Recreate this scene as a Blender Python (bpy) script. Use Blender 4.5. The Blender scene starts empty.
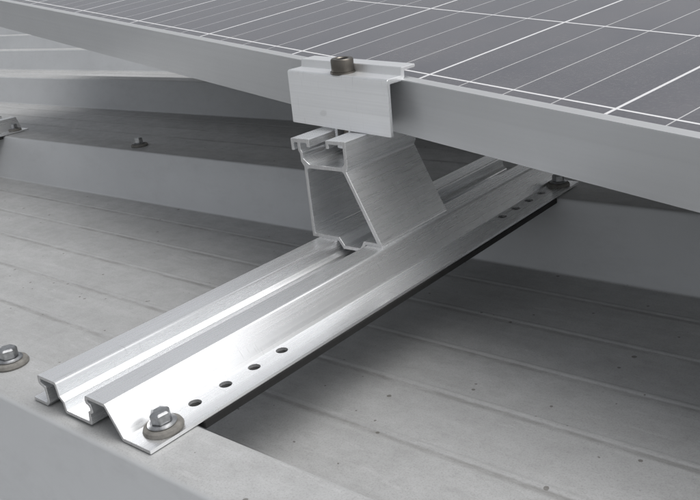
import bpy, bmesh, math, random
from mathutils import Vector, Matrix
random.seed(4)
scene = bpy.context.scene
COL = scene.collection

# ---------------------------------------------------------------- world / light
world = bpy.data.worlds.new("World"); scene.world = world; world.use_nodes = True
nt = world.node_tree; nt.nodes.clear()
sky = nt.nodes.new("ShaderNodeTexSky"); sky.sky_type = 'NISHITA'; sky.sun_disc = False
SUN_EL, SUN_AZ = math.radians(62), math.radians(74)
sky.sun_elevation = SUN_EL; sky.sun_rotation = SUN_AZ
sky.air_density = 1.0; sky.dust_density = 5.0
hsv = nt.nodes.new("ShaderNodeHueSaturation"); hsv.inputs["Saturation"].default_value = 0.16
bg = nt.nodes.new("ShaderNodeBackground"); bg.inputs[1].default_value = 0.15
out = nt.nodes.new("ShaderNodeOutputWorld")
nt.links.new(sky.outputs[0], hsv.inputs["Color"]); nt.links.new(hsv.outputs[0], bg.inputs[0]); nt.links.new(bg.outputs[0], out.inputs[0])
sl = bpy.data.lights.new("sun", 'SUN'); sl.energy = 1.5; sl.angle = math.radians(50); sl.color = (1.0, 0.985, 0.965)
so = bpy.data.objects.new("sun", sl); COL.objects.link(so)
sd = Vector((math.sin(SUN_AZ)*math.cos(SUN_EL), math.cos(SUN_AZ)*math.cos(SUN_EL), math.sin(SUN_EL)))
so.rotation_euler = sd.to_track_quat('Z', 'Y').to_euler()
so.location = sd*5
scene.view_settings.view_transform = 'Standard'

# ---------------------------------------------------------------- material helpers
class M:
    def __init__(s, name):
        s.m = bpy.data.materials.new(name); s.m.use_nodes = True
        s.nt = s.m.node_tree; s.N = s.nt.nodes; s.L = s.nt.links
        s.b = s.N["Principled BSDF"]
    def put(s, sock, v):
        if isinstance(v, bpy.types.NodeSocket): s.L.new(v, sock)
        else: sock.default_value = v
    def math(s, op, a, b=0.0, c=0.0, clamp=False):
        n = s.N.new("ShaderNodeMath"); n.operation = op; n.use_clamp = clamp
        s.put(n.inputs[0], a); s.put(n.inputs[1], b)
        if len(n.inputs) > 2: s.put(n.inputs[2], c)
        return n.outputs[0]
    def obj(s, scale=(1, 1, 1), rot=(0, 0, 0)):
        t = s.N.new("ShaderNodeTexCoord"); mp = s.N.new("ShaderNodeMapping")
        mp.inputs["Scale"].default_value = scale; mp.inputs["Rotation"].default_value = rot
        s.L.new(t.outputs["Object"], mp.inputs["Vector"]); return mp.outputs[0]
    def noise(s, vec, scale, detail=2, rough=0.6):
        n = s.N.new("ShaderNodeTexNoise"); s.L.new(vec, n.inputs["Vector"])
        n.inputs["Scale"].default_value = scale; n.inputs["Detail"].default_value = detail
        n.inputs["Roughness"].default_value = rough
        return n.outputs[0]
    def ramp(s, fac, lo, hi, a=0.0, b=1.0):
        n = s.N.new("ShaderNodeMapRange"); s.L.new(fac, n.inputs[0])
        n.inputs[1].default_value = lo; n.inputs[2].default_value = hi
        n.inputs[3].default_value = a; n.inputs[4].default_value = b
        return n.outputs[0]
    def mix(s, fac, a, b):
        n = s.N.new("ShaderNodeMix"); n.data_type = 'RGBA'
        s.put(n.inputs[0], fac)
        for k, v in ((6, a), (7, b)):
            if isinstance(v, bpy.types.NodeSocket): s.L.new(v, n.inputs[k])
            else: n.inputs[k].default_value = (*v, 1) if len(v) == 3 else v
        return n.outputs[2]
    def bump(s, h, strength, dist):
        n = s.N.new("ShaderNodeBump"); n.inputs["Strength"].default_value = strength
        n.inputs["Distance"].default_value = dist; s.L.new(h, n.inputs["Height"])
        s.L.new(n.outputs[0], s.b.inputs["Normal"])
    def set(s, k, v):
        if isinstance(v, tuple) and len(v) == 3: v = (*v, 1)
        s.put(s.b.inputs[k], v)

def mat_alu(name, base, rlo, rhi, stretch=(420, 0.9, 420), metallic=1.0, bump=0.02, blotch=0.05, scratch=0.0, streak=0.45):
    m = M(name)
    st = m.noise(m.obj(stretch), 1.0, 2, 0.5)
    bl = m.noise(m.obj(), 14, 2, 0.5)
    c = m.mix(m.ramp(bl, 0.3, 0.7), tuple(x*(1-blotch) for x in base), base)
    c = m.mix(m.ramp(st, 0.35, 0.72, 0, streak), c, tuple(x*0.74 for x in base))
    if scratch > 0:
        s1 = m.noise(m.obj((900, 25, 40), (0.3, 0.5, 0.9)), 1.0, 1, 0.5)
        s2 = m.noise(m.obj((30, 900, 60), (0.7, 0.2, 0.4)), 1.0, 1, 0.5)
        s = m.math('MAXIMUM', m.ramp(s1, 0.70, 0.74, 0, 1), m.ramp(s2, 0.71, 0.75, 0, 1))
        c = m.mix(m.math('MULTIPLY', s, scratch), c, (0.45, 0.45, 0.45))
    m.set("Base Color", c); m.set("Metallic", metallic)
    m.set("Roughness", m.ramp(st, 0.3, 0.7, rlo, rhi))
    if bump > 0: m.bump(st, bump, 0.0004)
    return m.m

ALU = mat_alu("extruded_aluminium", (0.97, 0.98, 0.99), 0.23, 0.33, metallic=0.83, scratch=0.35, streak=0.38)
ALU_CLAMP = mat_alu("clamp_aluminium", (0.92, 0.93, 0.94), 0.30, 0.40, (2, 420, 420), metallic=0.82, scratch=0.25, streak=0.3)
ALU_FRAME = mat_alu("anodised_frame", (0.53, 0.54, 0.55), 0.42, 0.46, (1, 240, 240), metallic=0.6, bump=0.01, blotch=0.03, streak=0.15)
STEEL = mat_alu("stainless_steel", (0.20, 0.185, 0.165), 0.30, 0.45, (200, 200, 200), blotch=0.4)
SAWCUT = mat_alu("sawn_aluminium", (0.62, 0.62, 0.62), 0.40, 0.6, (500, 500, 90), metallic=0.85, bump=0.15)

def mat_roof():
    m = M("weathered_roof_sheet")
    g = m.N.new("ShaderNodeNewGeometry"); sp = m.N.new("ShaderNodeSeparateXYZ"); m.L.new(g.outputs["Normal"], sp.inputs[0])
    tc = m.N.new("ShaderNodeTexCoord"); so_ = m.N.new("ShaderNodeSeparateXYZ"); m.L.new(tc.outputs["Object"], so_.inputs[0])
    flat = m.ramp(sp.outputs[2], 0.6, 0.98, 0.0, 1.0)
    big = m.noise(m.obj((1, 3, 1)), 3.0, 4, 0.6)
    mid = m.noise(m.obj((1, 1.3, 2)), 30, 5, 0.75)
    streak = m.noise(m.obj((3, 90, 60)), 1.0, 2, 0.6)
    fine = m.noise(m.obj(), 700, 2, 0.8)
    scuff = m.noise(m.obj((14, 60, 30)), 1.0, 4, 0.8)
    clean = m.mix(m.ramp(big, 0.3, 0.7), (0.47, 0.483, 0.495), (0.53, 0.543, 0.555))
    clean = m.mix(m.ramp(scuff, 0.5, 0.75, 0, 0.25), clean, (0.36, 0.365, 0.37))
    c = m.mix(m.ramp(big, 0.3, 0.7), (0.345, 0.350, 0.352), (0.425, 0.430, 0.432))
    c = m.mix(m.ramp(mid, 0.40, 0.72, 0, 0.55), c, (0.265, 0.267, 0.265))
    c = m.mix(m.ramp(streak, 0.5, 0.8, 0, 0.25), c, (0.50, 0.505, 0.51))
    c = m.mix(m.ramp(scuff, 0.60, 0.70, 0, 0.30), c, (0.55, 0.555, 0.56))
    c = m.mix(m.ramp(fine, 0.48, 0.74, 0, 0.45), c, (0.17, 0.169, 0.165))
    # shadow lines beside the stiffening beads, painted into the colour (soft, broken up by noise)
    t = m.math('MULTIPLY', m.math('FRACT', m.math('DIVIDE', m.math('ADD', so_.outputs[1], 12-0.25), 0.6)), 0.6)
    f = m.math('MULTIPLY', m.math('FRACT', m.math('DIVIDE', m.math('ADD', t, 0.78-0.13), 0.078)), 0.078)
    shade_band = m.ramp(m.math('ABSOLUTE', m.math('SUBTRACT', f, 0.0722)), 0.0012, 0.0048, 1.0, 0.0)
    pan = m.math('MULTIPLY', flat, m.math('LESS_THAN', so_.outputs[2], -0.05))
    c = m.mix(m.math('MULTIPLY', m.math('MULTIPLY', shade_band, pan), m.ramp(scuff, 0.38, 0.62, 0.08, 0.62)), c, (0.17, 0.168, 0.16))
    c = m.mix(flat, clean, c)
    v = m.N.new("ShaderNodeTexVoronoi"); v.inputs["Scale"].default_value = 85
    m.L.new(m.obj(), v.inputs["Vector"])
    sz = m.ramp(m.noise(m.obj(), 60, 1, 0.5), 0.56, 0.74, 0.0, 0.24)
    spot = m.math('MULTIPLY', m.math('LESS_THAN', v.outputs["Distance"], sz), flat)
    c = m.mix(m.math('MULTIPLY', spot, 0.7), c, (0.08, 0.072, 0.06))
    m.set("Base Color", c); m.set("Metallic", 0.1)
    m.set("Roughness", m.ramp(mid, 0.3, 0.7, 0.42, 0.58))
    m.bump(m.math('ADD', m.math('MULTIPLY', mid, 0.5), m.math('MULTIPLY', m.math('MULTIPLY', fine, flat), 0.15)), 0.12, 0.0012)
    return m.m
ROOF = mat_roof()

def mat_plain(name, col, rough, metallic=0.0, var=0.3, scale=80):
    m = M(name); n = m.noise(m.obj(), scale, 3, 0.6)
    m.set("Base Color", m.mix(m.ramp(n, 0.3, 0.7), tuple(x*(1-var) for x in col), col))
    m.set("Roughness", rough); m.set("Metallic", metallic); m.bump(n, 0.15, 0.0005)
    return m.m
RUBBER = mat_plain("sealing_washer_rubber", (0.19, 0.183, 0.168), 0.75, var=0.45, scale=160)
BLACK = mat_plain("black_rubber", (0.012, 0.012, 0.012), 0.8)
ZINC = mat_plain("zinc_plated_steel", (0.52, 0.53, 0.54), 0.34, 1.0, 0.4, 240)
BACK = mat_plain("backsheet", (0.7, 0.7, 0.7), 0.6)

CELL = 0.205; COFF = 0.105
def mat_cells():
    m = M("solar_cells_glass")
    t = m.N.new("ShaderNodeTexCoord"); sp = m.N.new("ShaderNodeSeparateXYZ"); m.L.new(t.outputs["Object"], sp.inputs[0])
    x, y = sp.outputs[0], sp.outputs[1]
    def edge(a, off, pitch):
        f = m.math('FRACT', m.math('DIVIDE', m.math('ADD', a, off), pitch))
        d = m.math('MINIMUM', f, m.math('SUBTRACT', 1.0, f))
        return m.math('MULTIPLY', d, pitch)
    gx = m.math('LESS_THAN', edge(x, 10*CELL+COFF, CELL), 0.0015)
    gy = m.math('LESS_THAN', edge(y, 10*CELL-0.036, CELL), 0.0013)
    gap = m.math('MAXIMUM', gx, gy)
    gap = m.math('MAXIMUM', gap, m.math('LESS_THAN', y, 0.022))
    bus = m.math('LESS_THAN', edge(x, 10*CELL+COFF, CELL/4), 0.0006)
    fin = m.noise(m.obj((1, 1, 1)), 9, 3, 0.65)
    dust = m.noise(m.obj((1, 1, 1)), 260, 3, 0.75)
    c = m.mix(m.ramp(fin, 0.3, 0.7), (0.066, 0.067, 0.080), (0.098, 0.097, 0.108))
    c = m.mix(m.ramp(dust, 0.5, 0.75, 0, 0.14), c, (0.32, 0.31, 0.29))
    c = m.mix(m.math('MULTIPLY', bus, 0.75), c, (0.58, 0.58, 0.58))
    c = m.mix(gap, c, (0.64, 0.64, 0.65))
    m.set("Base Color", c); m.set("Roughness", m.ramp(fin, 0.3, 0.7, 0.16, 0.28))
    m.set("IOR", 1.6)
    return m.m
CELLS = mat_cells()

# ---------------------------------------------------------------- mesh helpers
def link(name, me, mats, mtx=None, parent=None):
    o = bpy.data.objects.new(name, me); COL.objects.link(o)
    for mt in (mats if isinstance(mats, (list, tuple)) else [mats]): me.materials.append(mt)
    if mtx is not None: o.matrix_world = mtx
    if parent: o.parent = parent
    return o

def thick(pts, t):
    P = [Vector(p) for p in pts]; n = len(P); L, R = [], []
    for i in range(n):
        if i == 0: d0 = d1 = (P[1]-P[0]).normalized()
        elif i == n-1: d0 = d1 = (P[-1]-P[-2]).normalized()
        else: d0 = (P[i]-P[i-1]).normalized(); d1 = (P[i+1]-P[i]).normalized()
        n0 = Vector((-d0.y, d0.x)); n1 = Vector((-d1.y, d1.x))
        m = (n0+n1).normalized(); k = (t/2)/max(0.35, m.dot(n0))
        L.append(P[i]+m*k); R.append(P[i]-m*k)
    return [tuple(v) for v in L] + [tuple(v) for v in reversed(R)]

def fillet(pts, r, k=4, closed=False):
    N = len(pts); o = []
    rng = range(N) if closed else range(1, N-1)
    if not closed: o.append(pts[0])
    for i in rng:
        p = Vector(pts[i]); a = (Vector(pts[i-1])-p); b = (Vector(pts[(i+1) % N])-p)
        rr = min(r, a.length*0.45, b.length*0.45); a = p+a.normalized()*rr; b = p+b.normalized()*rr
        for j in range(k+1):
            t = j/k; o.append(tuple(a*(1-t)**2+p*2*t*(1-t)+b*t*t))
    if not closed: o.append(pts[-1])
    return o

def extrude_profile(loops, y0, y1, bev=0.0003):
    cu = bpy.data.curves.new("tmp", 'CURVE'); cu.dimensions = '2D'; cu.fill_mode = 'BOTH'
    cu.extrude = (y1-y0)/2-bev; cu.bevel_depth = bev; cu.bevel_resolution = 1; cu.offset = -bev
    for lp in loops:
        s = cu.splines.new('POLY'); s.points.add(len(lp)-1); s.use_cyclic_u = True
        for i, p in enumerate(lp): s.points[i].co = (p[0], p[1], 0, 1)
    o = bpy.data.objects.new("tmp", cu); COL.objects.link(o)
    bpy.context.view_layer.update()
    dg = bpy.context.evaluated_depsgraph_get()
    me = bpy.data.meshes.new_from_object(o.evaluated_get(dg))
    bpy.data.objects.remove(o)
    me.transform(Matrix(((1, 0, 0, 0), (0, 0, -1, (y0+y1)/2), (0, 1, 0, 0), (0, 0, 0, 1))))
    me.materials.clear()
    bm = bmesh.new(); bm.from_mesh(me); bmesh.ops.remove_doubles(bm, verts=bm.verts, dist=1e-6)
    bmesh.ops.recalc_face_normals(bm, faces=bm.faces)
    bm.to_mesh(me); bm.free()
    for p in me.polygons: p.use_smooth = False
    return me

def shade(me, ang=32):
    for p in me.polygons: p.use_smooth = True
    me.set_sharp_from_angle(angle=math.radians(ang))

def mark_ends(me):
    for p in me.polygons:
        if abs(p.normal.y) > 0.9: p.material_index = 1

def lathe(bm, prof, seg=32, c=(0, 0)):
    rings = []
    for r, z in prof:
        if r < 1e-6: rings.append([bm.verts.new((c[0], c[1], z))]); continue
        rings.append([bm.verts.new((c[0]+r*math.cos(2*math.pi*i/seg), c[1]+r*math.sin(2*math.pi*i/seg), z)) for i in range(seg)])
    for a, b in zip(rings, rings[1:]):
        for i in range(seg):
            j = (i+1) % seg
            if len(a) == 1: bm.faces.new((a[0], b[j], b[i]))
            elif len(b) == 1: bm.faces.new((a[i], a[j], b[0]))
            else: bm.faces.new((a[i], a[j], b[j], b[i]))

def box(bm, x0, x1, y0, y1, z0, z1):
    v = [bm.verts.new((x, y, z)) for z in (z0, z1) for x, y in ((x0, y0), (x1, y0), (x1, y1), (x0, y1))]
    for f in ((0, 3, 2, 1), (4, 5, 6, 7), (0, 1, 5, 4), (1, 2, 6, 5), (2, 3, 7, 6), (3, 0, 4, 7)):
        bm.faces.new([v[i] for i in f])

def finish(bm, bevel=0.0, smooth=False):
    bmesh.ops.recalc_face_normals(bm, faces=bm.faces)
    if bevel > 0:
        es = [e for e in bm.edges if len(e.link_faces) == 2 and e.calc_face_angle(0) > 0.6]
        bmesh.ops.bevel(bm, geom=es, offset=bevel, segments=2, affect='EDGES', clamp_overlap=True)
    me = bpy.data.meshes.new("m"); bm.to_mesh(me); bm.free()
    if smooth: shade(me, 38)
    return me

# ---------------------------------------------------------------- roof
PITCH, C0, C1, D, SL = 0.60, 0.248, 0.299, 0.084, 0.025
prof = []
for k in range(-12, 26):
    o = k*PITCH
    prof += [(o+C0, 0), (o+C1, 0), (o+C1+SL, -D)]
    for rr in (0.38, 0.458, 0.536, 0.614, 0.692, 0.770):
        prof += [(o+rr-0.0038, -D), (o+rr-0.0014, -D+0.0010), (o+rr+0.0014, -D+0.0010), (o+rr+0.0038, -D)]
    prof += [(o+C0+PITCH-SL, -D)]
prof = fillet(prof, 0.004)
bm = bmesh.new()
XS = [-30, -8]+[-4+0.25*i for i in range(0, 29)]+[8, 30]
rows = [[bm.verts.new((x, y, z)) for (y, z) in prof] for x in XS]
for a, b in zip(rows, rows[1:]):
    for i in range(len(prof)-1): bm.faces.new((a[i], b[i], b[i+1], a[i+1]))
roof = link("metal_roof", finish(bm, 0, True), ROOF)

# ---------------------------------------------------------------- rails
RX = -0.562; Y0, Y1 = 0.257, 0.905
rail_pts = [(0, 1.9), (18, 1.9), (21, 5), (21, 17), (14.5, 19), (14.5, 24.4), (37, 24.4), (38.5, 14), (43, 11), (44, 3.2), (75, 3.2),
            (76, 12), (80, 14), (79, 19), (75, 20), (76, 24.4), (98, 24.4), (112.5, 1.9), (142, 1.9)]
hole_y = [0.314, 0.344, 0.374, 0.405, 0.757, 0.787, 0.818, 0.848]
def rail(x0, name):
    e = bpy.data.objects.new(name, None); COL.objects.link(e)
    lp = thick(fillet([(x0+x/1000, 0.0004+z/1000) for x, z in rail_pts], 0.0006, 2), 0.0026)
    me = extrude_profile([lp], Y0, Y1)
    o = link("rail_profile", me, ALU)
    b = bmesh.new()
    for y in hole_y:
        lathe(b, [(0, -0.02), (0.0050, -0.02), (0.0050, 0.02), (0, 0.02)], 24, c=(x0+0.121, y))
    cm = finish(b); co = bpy.data.objects.new("cut", cm); COL.objects.link(co)
    md = o.modifiers.new("b", 'BOOLEAN'); md.object = co; md.operation = 'DIFFERENCE'; md.solver = 'EXACT'
    bpy.context.view_layer.update()
    dg = bpy.context.evaluated_depsgraph_get()
    nm = bpy.data.meshes.new_from_object(o.evaluated_get(dg)); o.modifiers.clear()
    nm.materials.clear(); nm.materials.append(ALU); nm.materials.append(SAWCUT)
    o.data = nm; bpy.data.objects.remove(co); mark_ends(nm)
    for p in nm.polygons: p.use_smooth = False
    o.parent = e
    b = bmesh.new()
    box(b, x0+0.1140, x0+0.1432, C1+0.004, C0+PITCH-0.004, -0.0052, 0.0008)  # rubber strip; extra width added behind the flange holes to darken them
    box(b, x0-0.001, x0+0.015, C1+0.004, C0+PITCH-0.004, -0.0048, 0.0008)
    g = link("sealing_strip", finish(b, 0.0005), BLACK); g.parent = e
    return e
r1 = rail(RX, "mounting_rail")
r2 = rail(RX-1.25, "mounting_rail")

# ---------------------------------------------------------------- support bracket
Sx = lambda pts: fillet([(RX+x/1000, z/1000) for x, z in pts], 0.0006, 2, True)
outer = [(5.5, 26), (39, 26), (45, 18), (69, 18), (74, 26), (94, 26), (94, 28.5), (59, 98), (61.5, 102), (61.5, 127), (37, 127), (37, 119), (40.5, 119), (40.5, 123.5),
         (58, 123.5), (58, 106), (54, 101.5), (13, 101.5), (5.5, 107), (5.5, 113), (3.5, 116), (3.5, 123), (12, 123), (12, 119), (15.5, 119), (15.5, 127), (-8.5, 127), (-8.5, 115), (-5, 115), (-5, 123), (0, 123), (0, 115), (2, 112), (2, 104), (5.5, 99)]
inner = [(9, 29.6), (41, 29.6), (47, 21.5), (67, 21.5), (72, 29.6), (88.2, 29.6), (55.6, 96.5), (53, 97.6), (11, 97.6), (9, 96)]
sme = extrude_profile([Sx(outer), Sx(inner)], 0.577, 0.690, 0.0004)
sup = link("support_bracket", sme, [ALU, SAWCUT]); mark_ends(sme)

# ---------------------------------------------------------------- panel
u = Vector((0.9769, -0.2008, -0.0820)).normalized()
w = Vector((0.208, 0.975, 0.10)); w = (w-u*w.dot(u)).normalized(); n = u.cross(w)
P0 = Vector((-0.5644, 0.651, 0.1309))
PM = Matrix(((u.x, w.x, n.x, P0.x), (u.y, w.y, n.y, P0.y), (u.z, w.z, n.z, P0.z), (0, 0, 0, 1)))
H = 0.0545; U0, U1, W1 = -1.75, 0.85, 1.27
panel = bpy.data.objects.new("solar_panel", None); COL.objects.link(panel); panel.matrix_world = PM
bm = bmesh.new()
def frame_bar_x(bm, y, s):
    pr = [(0, 0), (0, H), (0.0075, H), (0.0085, H-0.0018), (0.0155, H-0.0018), (0.0165, H-0.0045), (0.0165, H-0.009), (0.003, H-0.009), (0.003, 0.003), (0.035, 0.003), (0.035, 0)]
    a = [bm.verts.new((U0, y+s*p[0], p[1])) for p in pr]; b = [bm.verts.new((U1, y+s*p[0], p[1])) for p in pr]
    k = len(pr)
    for i in range(k): bm.faces.new((a[i], a[(i+1) % k], b[(i+1) % k], b[i]))
    bm.faces.new(a); bm.faces.new(b)
frame_bar_x(bm, 0, 1); frame_bar_x(bm, W1, -1)
box(bm, U0, U0+0.0165, 0.0170, W1-0.0170, 0.0, H-0.0005); box(bm, U1-0.0165, U1, 0.0170, W1-0.0170, 0.0, H-0.0005)
fr = link("frame", finish(bm, 0.0005), ALU_FRAME); fr.parent = panel
bm = bmesh.new(); box(bm, U0+0.017, U1-0.017, 0.0168, W1-0.0168, H-0.0085, H-0.0048)
gl = link("cells", finish(bm), CELLS); gl.parent = panel
bm = bmesh.new(); box(bm, U0+0.02, U1-0.02, 0.02, W1-0.02, H-0.0105, H-0.0092)
bk = link("backsheet", finish(bm), BACK); bk.parent = panel

# ---------------------------------------------------------------- end clamp
c = Vector((0.1391, -0.015, -0.0053)).normalized()
dd = Vector((0, 1, 0.02)); dd = (dd-c*dd.dot(c)).normalized(); hh = c.cross(dd)
Q = Vector((-0.6077, 0.622, 0.1312))
QM = Matrix(((c.x, dd.x, hh.x, Q.x), (c.y, dd.y, hh.y, Q.y), (c.z, dd.z, hh.z, Q.z), (0, 0, 0, 1)))
clamp = bpy.data.objects.new("end_clamp", None); COL.objects.link(clamp); clamp.matrix_world = QM
CL = 0.140
cp = [(0, 0), (0.004, 0), (0.004, 0.0495), (0.0215, 0.0495), (0.0245, 0.0525), (0.0245, 0.0585), (0.040, 0.0590), (0.040, 0.0620), (0.0205, 0.0620), (0.0195, 0.0545), (0.0015, 0.0545), (0, 0.053)]
bm = bmesh.new()
a = [bm.verts.new((0, p[0], p[1])) for p in cp]; b = [bm.verts.new((CL, p[0], p[1])) for p in cp]
for i in range(len(cp)): bm.faces.new((a[i], a[(i+1) % len(cp)], b[(i+1) % len(cp)], b[i]))
bm.faces.new(a); bm.faces.new(b)
bd = link("clamp_body", finish(bm, 0.0005), ALU_CLAMP); bd.parent = clamp
bx, by = 0.071, 0.0115
bm = bmesh.new()
lathe(bm, [(0, 0.0545), (0.0125, 0.0545), (0.0125, 0.0562), (0.0112, 0.0563), (0.0112, 0.0672), (0.0102, 0.0685), (0.0068, 0.0685), (0.0060, 0.0675), (0.0060, 0.0600), (0, 0.0600)], 40, c=(bx, by))
lathe(bm, [(0, -0.030), (0.0052, -0.030), (0.0052, 0.0544), (0, 0.0544)], 24, c=(bx, by))
sb = link("socket_head_bolt", finish(bm, 0, True), STEEL); sb.parent = clamp
bm = bmesh.new()
box(bm, bx-0.010, bx+0.010, by-0.008, by+0.010, -0.021, -0.014)
box(bm, bx-0.011, bx-0.008, by-0.008, by+0.010, -0.0135, 0.012)
box(bm, bx+0.008, bx+0.011, by-0.008, by+0.010, -0.0135, 0.012)
tn = link("channel_nut", finish(bm, 0.0004), ALU_CLAMP); tn.parent = clamp

# ---------------------------------------------------------------- screws
def screw(loc, name="roof_screw", s=1.0, rot=0.3, tilt=(0, 0), washer=0.0135):
    e = bpy.data.objects.new(name, None); COL.objects.link(e)
    bm = bmesh.new()
    lathe(bm, [(0, 0), (washer, 0), (washer+0.0003, 0.0012), (washer-0.0006, 0.0032), (washer*0.82, 0.0040), (0, 0.0042)], 40)
    wsh = link("sealing_washer", finish(bm, 0, True), RUBBER); wsh.parent = e
    bm = bmesh.new()
    lathe(bm, [(0, 0.0043), (0.0098, 0.0043), (0.0100, 0.0052), (0.0080, 0.0062), (0, 0.0062)], 40)
    r = 0.0072
    lathe(bm, [(0, 0.0063), (r, 0.0063), (r, 0.0125), (r*0.86, 0.0138), (r*0.55, 0.0142), (0, 0.0143)], 6)
    hd = link("hex_head", finish(bm, 0.0003), ZINC); hd.parent = e
    e.location = loc; e.rotation_euler = (tilt[0], tilt[1], rot); e.scale = (s, s, s)
    return e
screw((-0.434, 0.280, 0.0037), tilt=(0.05, -0.05), s=1.05)
screw((-0.436, 0.882, 0.0037), rot=0.7)
screw((-0.640, 0.281, 0.0003), rot=0.1, s=1.1)
screw((-1.246, 0.876, 0.0003), rot=0.5, s=1.1)
screw((RX-1.25+0.126, 0.882, 0.0037), rot=0.5)
screw((RX-1.25+0.126, 0.280, 0.0037), rot=0.2)

# ---------------------------------------------------------------- camera
cd = bpy.data.cameras.new("camera"); cam = bpy.data.objects.new("camera", cd); COL.objects.link(cam)
cd.sensor_width = 36; cd.lens = 36*830/700; cd.clip_start = 0.01; cd.clip_end = 200
R = Matrix(((0.7707, -0.1422, 0.6211), (0.6280, 0.3310, -0.7044), (-0.1054, 0.9329, 0.3444)))
q = R.to_quaternion(); q.normalize()
cam.matrix_world = Matrix.Translation((0, 0, 0.3)) @ q.to_matrix().to_4x4()
scene.camera = cam
